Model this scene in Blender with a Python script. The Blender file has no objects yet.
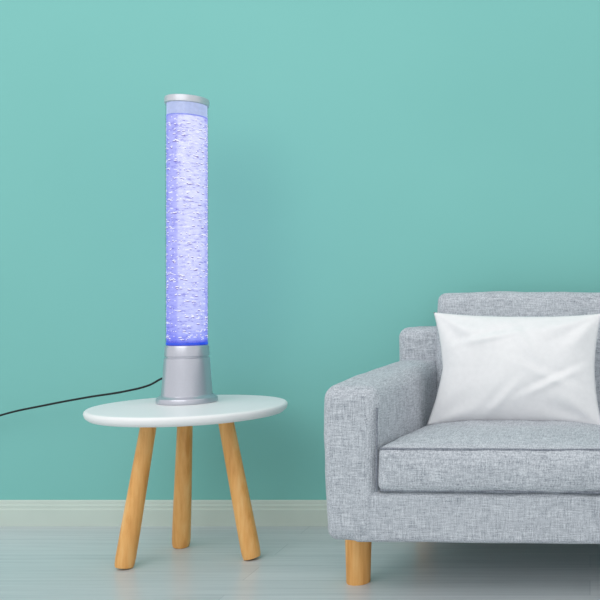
import bpy, bmesh, math, random
from mathutils import Vector, Matrix
from mathutils import noise as mnoise
random.seed(7)
sc = bpy.context.scene
sc.view_settings.view_transform = 'Standard'

def s2l(c):
    out=[]
    for v in c:
        v/=255.0
        out.append(v/12.92 if v<=0.04045 else ((v+0.055)/1.055)**2.4)
    return tuple(out)+(1.0,)

# ------------------------------------------------------------ materials
def new_mat(name):
    m=bpy.data.materials.new(name); m.use_nodes=True
    nt=m.node_tree; b=nt.nodes['Principled BSDF']
    return m,nt,b
def node(nt,t,**kw):
    n=nt.nodes.new(t)
    for k,v in kw.items():
        if k in n.inputs: n.inputs[k].default_value=v
        else: setattr(n,k,v)
    return n
def ramp(nt,stops):
    r=nt.nodes.new('ShaderNodeValToRGB')
    cr=r.color_ramp
    while len(cr.elements)<len(stops): cr.elements.new(0.5)
    for e,(p,c) in zip(cr.elements,stops):
        e.position=p; e.color=c
    return r
def noise(nt,coord,scale3,scale=1.0,detail=3,rough=0.5):
    mp=node(nt,'ShaderNodeMapping'); mp.inputs['Scale'].default_value=scale3
    nt.links.new(coord,mp.inputs['Vector'])
    n=nt.nodes.new('ShaderNodeTexNoise'); n.inputs['Scale'].default_value=scale
    n.inputs['Detail'].default_value=detail; n.inputs['Roughness'].default_value=rough
    nt.links.new(mp.outputs['Vector'],n.inputs['Vector'])
    return n.outputs['Fac']
def math_(nt,op,a,b=None):
    n=nt.nodes.new('ShaderNodeMath'); n.operation=op
    for i,v in enumerate((a,b)):
        if v is None: continue
        if isinstance(v,(int,float)): n.inputs[i].default_value=v
        else: nt.links.new(v,n.inputs[i])
    return n.outputs[0]
def mult(nt,a,b,fac=1.0):
    mx=nt.nodes.new('ShaderNodeMix'); mx.data_type='RGBA'; mx.blend_type='MULTIPLY'; mx.inputs[0].default_value=fac
    nt.links.new(a,mx.inputs[6]); nt.links.new(b,mx.inputs[7])
    return mx.outputs[2]
def bump(nt,b,h,strength,dist):
    bp=nt.nodes.new('ShaderNodeBump'); bp.inputs['Strength'].default_value=strength
    bp.inputs['Distance'].default_value=dist
    nt.links.new(h,bp.inputs['Height']); nt.links.new(bp.outputs['Normal'],b.inputs['Normal'])

def mat_wall():
    m,nt,b=new_mat('teal_wall_paint')
    co=node(nt,'ShaderNodeTexCoord').outputs['Object']
    n=noise(nt,co,(1,1,1),1.3,3,0.5)
    r=ramp(nt,[(0.3,s2l((127,194,187))),(0.7,s2l((130,197,190)))])
    nt.links.new(n,r.inputs['Fac']); nt.links.new(r.outputs['Color'],b.inputs['Base Color'])
    b.inputs['Roughness'].default_value=0.75
    b.inputs['Specular IOR Level'].default_value=0.25
    bump(nt,b,noise(nt,co,(1,1,1),220,2),0.05,0.001)
    return m
def mat_floor():
    m,nt,b=new_mat('whitewashed_plank_floor')
    co=node(nt,'ShaderNodeTexCoord').outputs['Object']
    br=nt.nodes.new('ShaderNodeTexBrick')
    br.inputs['Scale'].default_value=1.0
    br.inputs['Brick Width'].default_value=2.6
    br.inputs['Row Height'].default_value=0.115
    br.inputs['Mortar Size'].default_value=0.0012
    br.inputs['Mortar Smooth'].default_value=0.3
    br.inputs['Color1'].default_value=s2l((214,220,222))
    br.inputs['Color2'].default_value=s2l((198,206,208))
    br.inputs['Mortar'].default_value=s2l((182,192,195))
    br.offset=0.37
    nt.links.new(co,br.inputs['Vector'])
    n=noise(nt,co,(1.8,60,1),1.0,7,0.7)
    r=ramp(nt,[(0.32,(0.76,0.785,0.795,1)),(0.5,(0.93,0.935,0.94,1)),(0.64,(1,1,1,1))])
    nt.links.new(n,r.inputs['Fac'])
    nt.links.new(mult(nt,br.outputs['Color'],r.outputs['Color'],0.9),b.inputs['Base Color'])
    b.inputs['Roughness'].default_value=0.3
    b.inputs['Specular IOR Level'].default_value=0.45
    bump(nt,b,br.outputs['Fac'],-0.15,0.001)
    return m
def mat_fabric(name,dark,mid,light):
    m,nt,b=new_mat(name)
    co=node(nt,'ShaderNodeTexCoord').outputs['Object']
    a=noise(nt,co,(32,360,360),1,3,0.65)
    c=noise(nt,co,(360,32,360),1,3,0.65)
    d=noise(nt,co,(360,360,32),1,3,0.65)
    big=noise(nt,co,(1,1,1),9,3,0.5)
    s=math_(nt,'ADD',math_(nt,'ADD',a,c),d)
    s=math_(nt,'MULTIPLY',s,0.3333)
    s2=math_(nt,'ADD',s,math_(nt,'MULTIPLY',math_(nt,'SUBTRACT',big,0.5),0.05))
    r=ramp(nt,[(0.37,dark),(0.485,mid),(0.61,light)])
    nt.links.new(s2,r.inputs['Fac']); nt.links.new(r.outputs['Color'],b.inputs['Base Color'])
    b.inputs['Roughness'].default_value=0.95
    b.inputs['Specular IOR Level'].default_value=0.1
    b.inputs['Sheen Weight'].default_value=0.15
    bump(nt,b,s,0.35,0.002)
    return m
def mat_wood():
    m,nt,b=new_mat('beech_wood')
    co=node(nt,'ShaderNodeTexCoord').outputs['Object']
    n=noise(nt,co,(60,60,5),1,5,0.6)
    r=ramp(nt,[(0.3,s2l((216,148,74))),(0.5,s2l((237,175,100))),(0.75,s2l((247,198,130)))])
    nt.links.new(n,r.inputs['Fac']); nt.links.new(r.outputs['Color'],b.inputs['Base Color'])
    b.inputs['Roughness'].default_value=0.45
    bump(nt,b,n,0.1,0.001)
    return m
def mat_simple(name,col,rough=0.5,metal=0.0,spec=0.5,nscale=40,nstr=0.03):
    m,nt,b=new_mat(name)
    co=node(nt,'ShaderNodeTexCoord').outputs['Object']
    n=noise(nt,co,(1,1,1),nscale,3)
    c=s2l(col); c2=tuple(min(1,v*0.96) for v in c[:3])+(1,)
    r=ramp(nt,[(0.3,c2),(0.7,c)])
    nt.links.new(n,r.inputs['Fac']); nt.links.new(r.outputs['Color'],b.inputs['Base Color'])
    b.inputs['Roughness'].default_value=rough; b.inputs['Metallic'].default_value=metal
    b.inputs['Specular IOR Level'].default_value=spec
    if nstr: bump(nt,b,n,nstr,0.002)
    return m
def mat_water():
    m,nt,b=new_mat('lit_bubbling_water')
    tc=node(nt,'ShaderNodeTexCoord').outputs['Object']
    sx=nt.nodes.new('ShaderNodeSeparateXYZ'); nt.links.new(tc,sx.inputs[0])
    # side coordinate -1..1 : darker, bluer side of the column painted into the glow color
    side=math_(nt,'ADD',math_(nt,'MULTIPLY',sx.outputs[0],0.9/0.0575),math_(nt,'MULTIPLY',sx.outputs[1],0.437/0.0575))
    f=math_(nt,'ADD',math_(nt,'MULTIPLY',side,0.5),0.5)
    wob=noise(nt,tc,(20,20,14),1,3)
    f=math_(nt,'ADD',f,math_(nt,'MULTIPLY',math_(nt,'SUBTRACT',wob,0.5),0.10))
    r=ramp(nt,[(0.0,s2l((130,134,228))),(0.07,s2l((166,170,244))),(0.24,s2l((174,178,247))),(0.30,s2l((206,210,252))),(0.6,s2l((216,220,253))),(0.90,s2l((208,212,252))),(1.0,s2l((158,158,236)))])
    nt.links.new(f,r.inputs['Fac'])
    # ripples of the rising bubbles
    fl=noise(nt,tc,(45,45,170),1,4,0.72)
    fr=ramp(nt,[(0.37,s2l((160,154,220))),(0.44,(0.90,0.90,0.97,1)),(0.52,(1,1,1,1)),(0.62,(1.16,1.16,1.06,1))])
    nt.links.new(fl,fr.inputs['Fac'])
    c=mult(nt,r.outputs['Color'],fr.outputs['Color'],0.8)
    # bluer by the LEDs in the base, whiter higher up
    zr=ramp(nt,[(0.184,s2l((60,80,225))),(0.194,s2l((165,175,248))),(0.23,s2l((226,230,252))),(0.45,(0.97,0.97,1,1)),(0.8,(1.04,1.04,1,1))])
    nt.links.new(sx.outputs[2],zr.inputs['Fac'])
    c=mult(nt,c,zr.outputs['Color'],1)
    b.inputs['Base Color'].default_value=s2l((60,60,80))
    nt.links.new(c,b.inputs['Emission Color'])
    b.inputs['Emission Strength'].default_value=0.95
    b.inputs['Roughness'].default_value=0.3
    return m
def mat_emit(name,col,st):
    m,nt,b=new_mat(name)
    co=node(nt,'ShaderNodeTexCoord').outputs['Object']
    n=noise(nt,co,(1,1,1),90,2)
    c=s2l(col)
    r=ramp(nt,[(0.35,tuple(v*0.9 for v in c[:3])+(1,)),(0.65,c)])
    nt.links.new(n,r.inputs['Fac']); nt.links.new(r.outputs['Color'],b.inputs['Emission Color'])
    b.inputs['Emission Strength'].default_value=st; b.inputs['Base Color'].default_value=tuple(v*0.1 for v in c[:3])+(1,)
    b.inputs['Roughness'].default_value=0.3
    return m
def mat_acrylic(tint,gl):
    m=bpy.data.materials.new('clear_acrylic'); m.use_nodes=True
    nt=m.node_tree; nt.nodes.clear()
    o=nt.nodes.new('ShaderNodeOutputMaterial'); t=nt.nodes.new('ShaderNodeBsdfTransparent')
    t.inputs[0].default_value=tint
    g=nt.nodes.new('ShaderNodeBsdfGlossy'); g.inputs['Roughness'].default_value=0.06
    fr=nt.nodes.new('ShaderNodeFresnel'); fr.inputs['IOR'].default_value=1.3
    mx=nt.nodes.new('ShaderNodeMixShader')
    nt.links.new(math_(nt,'MULTIPLY',fr.outputs[0],gl),mx.inputs[0])
    nt.links.new(t.outputs[0],mx.inputs[1]); nt.links.new(g.outputs[0],mx.inputs[2])
    nt.links.new(mx.outputs[0],o.inputs[0])
    return m

M_wall=mat_wall(); M_floor=mat_floor()
M_sofa=mat_fabric('grey_linen',s2l((124,130,139)),s2l((178,183,190)),s2l((216,220,225)))
M_pipe=mat_fabric('grey_linen_piping',s2l((88,94,105)),s2l((122,127,137)),s2l((158,163,171)))
M_pillow=mat_simple('white_cotton',(240,240,241),0.95,0,0.05,60,0.08)
M_wood=mat_wood()
M_white=mat_simple('white_lacquer',(245,245,245),0.4,0,0.35,5,0)
M_trim=mat_simple('offwhite_trim_paint',(203,216,207),0.5,0,0.3,8,0)
M_silver=mat_simple('satin_silver_plastic',(198,199,208),0.33,0.75,0.5,200,0.02)
M_cap=mat_simple('satin_silver_cap',(205,207,214),0.4,0.5,0.5,200,0.02)
M_black=mat_simple('black_rubber',(18,18,20),0.5,0,0.4,60,0)
M_socket=mat_simple('white_plastic',(235,235,235),0.4,0,0.4,20,0)
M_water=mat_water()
M_acr=mat_acrylic((0.985,0.985,1,1),0.6)
M_bub=mat_emit('bubble_white',(246,248,255),1.0)
M_bub2=mat_emit('bubble_violet',(120,106,192),0.9)
M_blue=mat_emit('blue_led_ring',(44,84,230),0.9)
M_surf=mat_emit('water_surface_glow',(136,146,236),0.95)
M_air=mat_emit('lit_head_space',(184,198,238),0.9)

# ------------------------------------------------------------ helpers
def link(o,parent=None):
    sc.collection.objects.link(o)
    if parent: o.parent=parent
    return o
def empty(name,loc,rz=0):
    e=bpy.data.objects.new(name,None); e.location=loc; e.rotation_euler=(0,0,rz)
    e.empty_display_size=0.1
    return link(e)
def mesh_obj(name,bm,mat,parent=None,smooth=True):
    me=bpy.data.meshes.new(name); 
    bmesh.ops.recalc_face_normals(bm,faces=bm.faces)
    bm.to_mesh(me); bm.free()
    if smooth:
        for p in me.polygons: p.use_smooth=True
    for mm in (mat if isinstance(mat,(list,tuple)) else [mat]): me.materials.append(mm)
    return link(bpy.data.objects.new(name,me),parent)
def box(name,x0,x1,y0,y1,z0,z1,mat,parent=None,bev=0.0):
    bm=bmesh.new(); bmesh.ops.create_cube(bm,size=1)
    for v in bm.verts:
        v.co=Vector((x0+(v.co.x+.5)*(x1-x0),y0+(v.co.y+.5)*(y1-y0),z0+(v.co.z+.5)*(z1-z0)))
    if bev: bmesh.ops.bevel(bm,geom=bm.edges[:],offset=bev,segments=3,affect='EDGES',profile=0.5)
    return mesh_obj(name,bm,mat,parent,False)
def lathe(name,prof,mat,parent=None,seg=96,loc=(0,0,0),axis=None,sharp=35):
    bm=bmesh.new(); rings=[]
    for r,z in prof:
        if r<1e-6: rings.append([bm.verts.new((0,0,z))])
        else: rings.append([bm.verts.new((r*math.cos(2*math.pi*i/seg),r*math.sin(2*math.pi*i/seg),z)) for i in range(seg)])
    for a,b in zip(rings,rings[1:]):
        for i in range(seg):
            j=(i+1)%seg
            if len(a)==1 and len(b)>1: bm.faces.new((a[0],b[i],b[j]))
            elif len(b)==1 and len(a)>1: bm.faces.new((a[i],a[j],b[0]))
            elif len(a)>1: bm.faces.new((a[i],a[j],b[j],b[i]))
    if axis is not None:
        bmesh.ops.transform(bm,matrix=axis,verts=bm.verts)
    for v in bm.verts: v.co+=Vector(loc)
    o=mesh_obj(name,bm,mat,parent)
    try: o.data.set_sharp_from_angle(angle=math.radians(sharp))
    except Exception: pass
    return o
def rbox(name,x0,x1,y0,y1,z0,z1,r,mat,parent,crown=0,bot=0,puff=0,warp=None,n=22,soft=0.0):
    a,b,c=(x1-x0)/2,(y1-y0)/2,(z1-z0)/2
    cx,cy,cz=(x0+x1)/2,(y0+y1)/2,(z0+z1)/2
    def ts(h):
        e=[h-r+r*math.tan(math.pi/4*k/5) for k in range(6)]
        inner=[-(h-r)+2*(h-r)*k/n for k in range(1,n)]
        return [-t for t in reversed(e)]+inner+e
    X,Y,Z=ts(a),ts(b),ts(c)
    bm=bmesh.new()
    def grid(U,V,f):
        g=[[bm.verts.new(f(u,v)) for v in V] for u in U]
        for i in range(len(U)-1):
            for j in range(len(V)-1):
                bm.faces.new((g[i][j],g[i+1][j],g[i+1][j+1],g[i][j+1]))
    for s in (-1,1):
        grid(X,Y,lambda u,v:(u,v,s*c)); grid(X,Z,lambda u,v:(u,s*b,v)); grid(Y,Z,lambda u,v:(s*a,u,v))
    bmesh.ops.remove_doubles(bm,verts=bm.verts,dist=1e-5)
    cl=lambda v,h:max(-h,min(h,v))
    for v in bm.verts:
        p=v.co; i=Vector((cl(p.x,a-r),cl(p.y,b-r),cl(p.z,c-r)))
        d=p-i; nd=Vector((0,0,0))
        if d.length>1e-9:
            nd=d.normalized(); p=i+nd*r
        u,w,t=p.x/a,p.y/b,p.z/c
        q=p.copy()
        k=max(0,1-u**4)*max(0,1-w**4)
        if t>0: q.z+=crown*k*t
        else: q.z+=bot*k*t
        q.y+=puff*w*max(0,1-t*t)*max(0,1-u**6)
        q.x+=puff*0.4*u*max(0,1-t*t)*max(0,1-w**6)
        q+=Vector((cx,cy,cz))
        if soft:
            q+=nd*soft*(mnoise.noise(Vector((q.x*9,q.y*9,q.z*9)))+0.5*mnoise.noise(Vector((q.x*22,q.y*22+5,q.z*22))))
        if warp: q=warp(q)
        v.co=q
    return mesh_obj(name,bm,mat,parent)
def tube(name,pts,rad,mat,parent=None,cyclic=False,smooth=False):
    cu=bpy.data.curves.new(name,'CURVE'); cu.dimensions='3D'
    cu.bevel_depth=rad; cu.bevel_resolution=4; cu.resolution_u=12
    if smooth:
        sp=cu.splines.new('BEZIER'); sp.bezier_points.add(len(pts)-1)
        for b,p in zip(sp.bezier_points,pts):
            b.co=p; b.handle_left_type='AUTO'; b.handle_right_type='AUTO'
    else:
        sp=cu.splines.new('POLY'); sp.points.add(len(pts)-1)
        for b,p in zip(sp.points,pts): b.co=(*p,1)
    sp.use_cyclic_u=cyclic
    cu.use_fill_caps=True
    cu.materials.append(mat)
    tmp=bpy.data.objects.new(name+'_c',cu); sc.collection.objects.link(tmp)
    bpy.context.view_layer.update()
    me=bpy.data.meshes.new_from_object(tmp.evaluated_get(bpy.context.evaluated_depsgraph_get()))
    bpy.data.objects.remove(tmp)
    for p in me.polygons: p.use_smooth=True
    me.name=name
    return link(bpy.data.objects.new(name,me),parent)
def align(d):
    return Vector((0,0,1)).rotation_difference(Vector(d).normalized()).to_matrix().to_4x4()

# ------------------------------------------------------------ room
WY=2.866
box('floor',-4.2,3.2,-1.5,WY+0.1,-0.05,0,M_floor)
box('wall_back',-4.2,3.2,WY,WY+0.1,0,2.8,M_wall)
bm=bmesh.new()
prof=[(0,0),(-0.016,0),(-0.016,0.056),(-0.012,0.060),(-0.012,0.069),(-0.007,0.073),(-0.006,0.083),(-0.003,0.087),(0,0.087)]
A=[bm.verts.new((-4.2,WY+y,z)) for y,z in prof]; B=[bm.verts.new((3.2,WY+y,z)) for y,z in prof]
for i in range(len(prof)):
    j=(i+1)%len(prof); bm.faces.new((A[i],A[j],B[j],B[i]))
bm.faces.new(A); bm.faces.new(B[::-1])
mesh_obj('baseboard_back',bm,M_trim,None,False)

# ------------------------------------------------------------ side table
TC=Vector((-1.204,2.5,0)); TZ=0.461
tab=empty('round_side_table',TC)
R=0.276
lathe('table_top',[(0,TZ-0.030),(R-0.03,TZ-0.030),(R-0.012,TZ-0.027),(R-0.003,TZ-0.019),(R,TZ-0.009),(R-0.001,TZ-0.004),(R-0.005,TZ),(R-0.010,TZ+0.0),(0,TZ)],M_white,tab,160,sharp=60)
tops=[(-0.097,-0.045),(0.103,0.0),(-0.045,0.062)]
feet=[(-0.145,-0.098),(0.191,-0.010),(-0.083,0.112)]
for i,(t,f) in enumerate(zip(tops,feet)):
    T=Vector((*t,TZ-0.027)); F=Vector((*f,0.0)); d=F-T; L=d.length
    rot=align(d)
    o=lathe('leg_%d'%(i+1),[(0,0),(0.021,0),(0.0215,0.02),(0.0235,L*0.35),(0.0262,L*0.75),(0.0268,L*0.93),(0.0258,L*0.97),(0.0238,L*0.99),(0.0,L*0.99+0.004)],M_wood,tab,40,T,rot,50)
    for v in o.data.vertices:
        if v.co.z<0.0: v.co.z=0.0
    lathe('leg_bracket_%d'%(i+1),[(0,0),(0.027,0),(0.027,0.012),(0.0225,0.020),(0.0,0.020)],M_white,tab,40,T,rot,30)

# ------------------------------------------------------------ bubble lamp
lamp=empty('bubble_tube_lamp',(-1.248,2.571,TZ+0.0005))
lathe('lamp_base',[(0,0),(0.0855,0),(0.0868,0.002),(0.0868,0.011),(0.0850,0.0155),(0.0775,0.0205),(0.0755,0.022),(0.0735,0.022),(0.0722,0.024),(0.0715,0.032),(0.0675,0.085),(0.0648,0.130),(0.0640,0.1365),(0.0605,0.138),(0.0605,0.1425),(0.0635,0.144),(0.0622,0.170),(0.0600,0.176),(0.0560,0.178),(0,0.178)],M_silver,lamp,120,sharp=24)
lathe('lamp_cap',[(0,0.918),(0.0600,0.918),(0.0628,0.920),(0.0632,0.934),(0.0622,0.938),(0.0585,0.940),(0,0.940)],M_cap,lamp,120,sharp=30)
lathe('clear_tube',[(0.0600,0.177),(0.0600,0.919)],M_acr,lamp,120)
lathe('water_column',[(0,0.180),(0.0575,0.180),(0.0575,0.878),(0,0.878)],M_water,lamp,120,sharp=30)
lathe('head_space_liner',[(0.0570,0.8815),(0.0570,0.918)],M_air,lamp,96)
lathe('water_surface_ring',[(0.0570,0.878),(0.0580,0.878),(0.0580,0.882),(0.0570,0.882)],M_surf,lamp,96)
lathe('led_ring',[(0.0570,0.179),(0.0590,0.179),(0.0590,0.183),(0.0578,0.185),(0.0570,0.179)],M_blue,lamp,96)
bm=bmesh.new()
def blob(p,rx,rz,mi,tang):
    g=bmesh.ops.create_icosphere(bm,subdivisions=1,radius=1)
    n=Vector((p[0],p[1],0)).normalized(); t=Vector((-n.y,n.x,0))
    for v in g['verts']:
        c=v.co.copy()
        v.co=Vector(p)+t*(c.x*rx)+n*(c.y*0.0008)+Vector((0,0,c.z*rz+tang*c.x*rx))
    for f in {f for v in g['verts'] for f in v.link_faces}: f.material_index=mi
rr=0.0578
z=0.20
while z<0.872:
    ph=random.uniform(0,6.28); amp=random.uniform(0.002,0.005)
    for k in range(24):
        a=random.uniform(0,2*math.pi)
        zz=z+amp*math.sin(2*a+ph)+random.gauss(0,0.002)
        if not 0.192<zz<0.872: continue
        dk=random.random()<0.6; sx=random.uniform(0.003,0.008)
        blob((rr*math.cos(a),rr*math.sin(a),zz),sx,random.uniform(0.0009,0.0015),1 if dk else 0,random.uniform(-0.25,0.25))
        if dk: blob((rr*math.cos(a),rr*math.sin(a),zz+0.0030),sx*0.8,0.0015,0,random.uniform(-0.2,0.2))
    z+=random.uniform(0.018,0.026)
for k in range(650):
    a=random.uniform(0,2*math.pi); zz=random.uniform(0.192,0.872); s=random.uniform(0.0010,0.0023)
    blob((rr*math.cos(a),rr*math.sin(a),zz),s,s,0,0)
    if random.random()<0.5: blob((rr*math.cos(a),rr*math.sin(a),zz-s*1.3),s,s*0.5,1,0)
mesh_obj('bubbles',bm,[M_bub,M_bub2],lamp)
SX,SZ=-2.14,0.335
def rel(x,y,z): return (x+1.248,y-2.571,z-TZ)
cord=[rel(-1.300,2.615,0.518),rel(-1.325,2.645,0.533),rel(-1.37,2.665,0.526),rel(-1.43,2.69,0.500),rel(-1.52,2.715,0.478),rel(-1.66,2.745,0.455),rel(-1.82,2.775,0.425),rel(-1.98,2.80,0.390),rel(-2.09,2.82,0.352),rel(SX,2.835,SZ)]
tube('power_cord',cord,0.0034,M_black,lamp,False,True)
lathe('power_plug',[(0,0),(0.010,0),(0.018,0.012),(0.018,0.030),(0,0.030)],M_black,lamp,32,rel(SX,2.828,SZ),align((0,1,0)))
so=empty('wall_socket',(SX,WY,SZ))
box('socket_plate',-0.042,0.042,-0.008,0,-0.042,0.042,M_socket,so,0.003)

# ------------------------------------------------------------ sofa
sofa=empty('grey_linen_sofa',(-0.692,2.13,0),math.radians(-2))
W=1.52
def arm_warp(q):
    t=max(0,q.y)/0.49
    inner=q.x/0.138
    q.x+=(0.068*(1-inner)+0.060*inner)*t
    if q.z>0.4: q.z+=0.030*t
    if q.z<0.42: q.x+=0.010*(1-inner)*max(0,(0.42-q.z)/0.27)
    return q
def mirror(fn):
    def g(q):
        p=Vector((W-q.x,q.y,q.z)); p=fn(p); p.x=W-p.x; return p
    return g
BZ=0.154
rbox('arm_left',0,0.144,0.0,0.60,BZ,0.552,0.031,M_sofa,sofa,crown=0.010,puff=0.008,warp=arm_warp,soft=0.0025)
rbox('arm_right',W-0.144,W,0.0,0.60,BZ,0.552,0.031,M_sofa,sofa,crown=0.010,puff=0.008,warp=mirror(arm_warp),soft=0.0025)
def rail_warp(q):
    t=max(0,q.y)/0.49; u=(q.x/W-0.5)*2
    q.x-=0.05*t*u; return q
rbox('front_rail_and_base',0.08,W-0.08,0.000,0.66,BZ,0.284,0.016,M_sofa,sofa,warp=rail_warp,soft=0.0012)
rbox('back_frame',0.068,W-0.068,0.485,0.685,BZ,0.688,0.030,M_sofa,sofa,crown=0.006,soft=0.0025)
mid=W/2
def seat_warp(q):
    u=(q.x-mid)/(mid-0.14); q.x-=0.056*u*max(0,q.y)/0.49; return q
for nm,x0,x1 in (('seat_cushion_left',0.147,mid-0.002),('seat_cushion_right',mid+0.002,W-0.147)):
    rbox(nm,x0,x1,-0.008,0.50,0.285,0.402,0.022,M_sofa,sofa,crown=0.026,bot=0,puff=0.014,warp=seat_warp,n=34,soft=0.0032)
    for tag,zz in (('top',0.3965),('bottom',0.2905)):
        pts=[]
        a0,a1,b0,b1=x0+0.005,x1-0.005,-0.003,0.494; rc=0.016
        for cx,cy,st in ((a1-rc,b1-rc,0),(a0+rc,b1-rc,90),(a0+rc,b0+rc,180),(a1-rc,b0+rc,270)):
            for k in range(7):
                an=math.radians(st+15*k); pts.append(seat_warp(Vector((cx+rc*math.cos(an),cy+rc*math.sin(an),zz))))
        fine=[]
        for i in range(len(pts)):
            p,q=pts[i],pts[(i+1)%len(pts)]
            m=max(1,int((q-p).length/0.03))
            fine+= [p.lerp(q,k/m) for k in range(m)]
        fine=[p+Vector((0,0,0.002*mnoise.noise(Vector((p.x*9,p.y*9,zz*9))))) for p in fine]
        tube(nm+'_piping_'+tag,[tuple(p) for p in fine],0.0036,M_pipe,sofa,True)
def back_warp(q):
    q.y+=0.05*(q.z-0.40)/0.4
    return q
for nm,x0,x1 in (('back_cushion_left',0.196,mid-0.002),('back_cushion_right',mid+0.002,W-0.196)):
    rbox(nm,x0,x1,0.43,0.60,0.395,0.797,0.024,M_sofa,sofa,crown=0.006,puff=0.012,warp=back_warp,soft=0.003)
tube('arm_front_piping_left',[(0.145,0.004,0.50),(0.146,-0.001,0.40),(0.146,-0.002,0.30),(0.146,-0.001,0.286)],0.0028,M_pipe,sofa)
tube('arm_front_piping_right',[(W-0.145,0.004,0.50),(W-0.146,-0.001,0.40),(W-0.146,-0.002,0.30),(W-0.146,-0.001,0.286)],0.0028,M_pipe,sofa)
def leg(n,x,y):
    lathe(n,[(0,0),(0.031,0),(0.0325,0.003),(0.036,0.150),(0.036,0.160),(0,0.160)],M_wood,sofa,48,(x,y,0),None,40)
leg('leg_1',0.048,0.160); leg('leg_2',W-0.048,0.160); leg('leg_3',0.13,0.62); leg('leg_4',W-0.13,0.62)

# ------------------------------------------------------------ pillow
pe=empty('white_throw_pillow',(-0.218,2.445,0.574))
pe.rotation_euler=(math.radians(-9),math.radians(0.4),math.radians(-2))
bm=bmesh.new(); N=90
def pil(u,v,s):
    # pillow outline: sides pulled in, corners drawn out to points
    x=0.252*u*(1-0.080*(1-v*v)); z=0.167*v*(1-0.070*(1-abs(u)**2.5))
    if v<0: x*=1+0.025*(-v)
    if u<0: x+=0.014*(1-abs(v))*abs(u)
    T=0.072*((1-u**4)**0.75)*((1-v**4)**0.75)*(0.72+0.28*(1-u*u)*(1-v*v))
    w=0.0045*math.sin(5*u+3*v*u+1.2)*math.cos(3*v-2*u)
    # soft diagonal folds
    for (c,ang,wd,amp,l0) in ((0.35,0.5,0.07,0.006,0.5),(-0.5,2.2,0.06,0.006,-0.3),(0.1,1.0,0.09,0.005,-0.5),(-0.2,2.6,0.06,0.005,0.6),(0.62,1.9,0.06,0.006,0.1)):
        pd=u*math.cos(ang)+v*math.sin(ang)-c; al=-u*math.sin(ang)+v*math.cos(ang)-l0
        w+=amp*(math.exp(-(pd/wd)**2)-0.7*math.exp(-((pd-0.11)/wd)**2))*math.exp(-(al/0.45)**2)
    for k,(cu,cv) in enumerate(((-1,-1),(1,-1),(-1,1),(1,1))):
        dx,dz=u-cu,v-cv; r=math.hypot(dx,dz); an=math.atan2(dz*-cv,dx*-cu)
        w+=0.0060*math.sin(an*(6+k)+k*1.3)*math.exp(-((r-0.45)/0.34)**2)
    w*=(1-u**6)*(1-v**6)
    return Vector((x,s*(T+w),z))
for s in (-1,1):
    g=[[bm.verts.new(pil(-1+2*i/N,-1+2*j/N,s)) for j in range(N+1)] for i in range(N+1)]
    for i in range(N):
        for j in range(N): bm.faces.new((g[i][j],g[i+1][j],g[i+1][j+1],g[i][j+1]))
bmesh.ops.remove_doubles(bm,verts=bm.verts,dist=1e-5)
mesh_obj('pillow_cover',bm,M_pillow,pe)

# ------------------------------------------------------------ light
w=bpy.data.worlds.new('soft_daylight'); sc.world=w; w.use_nodes=True
bg=w.node_tree.nodes['Background']; bg.inputs[0].default_value=(0.97,0.985,1,1); bg.inputs[1].default_value=0.92
def area(name,loc,target,sx,sy,power,col=(1,1,1)):
    l=bpy.data.lights.new(name,'AREA'); l.shape='RECTANGLE'; l.size=sx; l.size_y=sy; l.energy=power; l.color=col
    o=bpy.data.objects.new(name,l); o.location=loc
    o.rotation_euler=(Vector(target)-Vector(loc)).to_track_quat('-Z','Y').to_euler()
    link(o)
area('added_front_light',(-1.6,-0.4,2.7),(-0.8,2.6,0.5),3.4,2.4,37,(1,0.99,0.975))  # unseen area light, added to brighten the scene from high front left

# ------------------------------------------------------------ camera
cam=bpy.data.cameras.new('camera'); co=bpy.data.objects.new('camera',cam); link(co)
co.location=(0,0,0.777); co.rotation_euler=(math.radians(90),0,0)
cam.sensor_width=36; cam.lens=830/600*36; cam.shift_x=-290/600
sc.camera=co
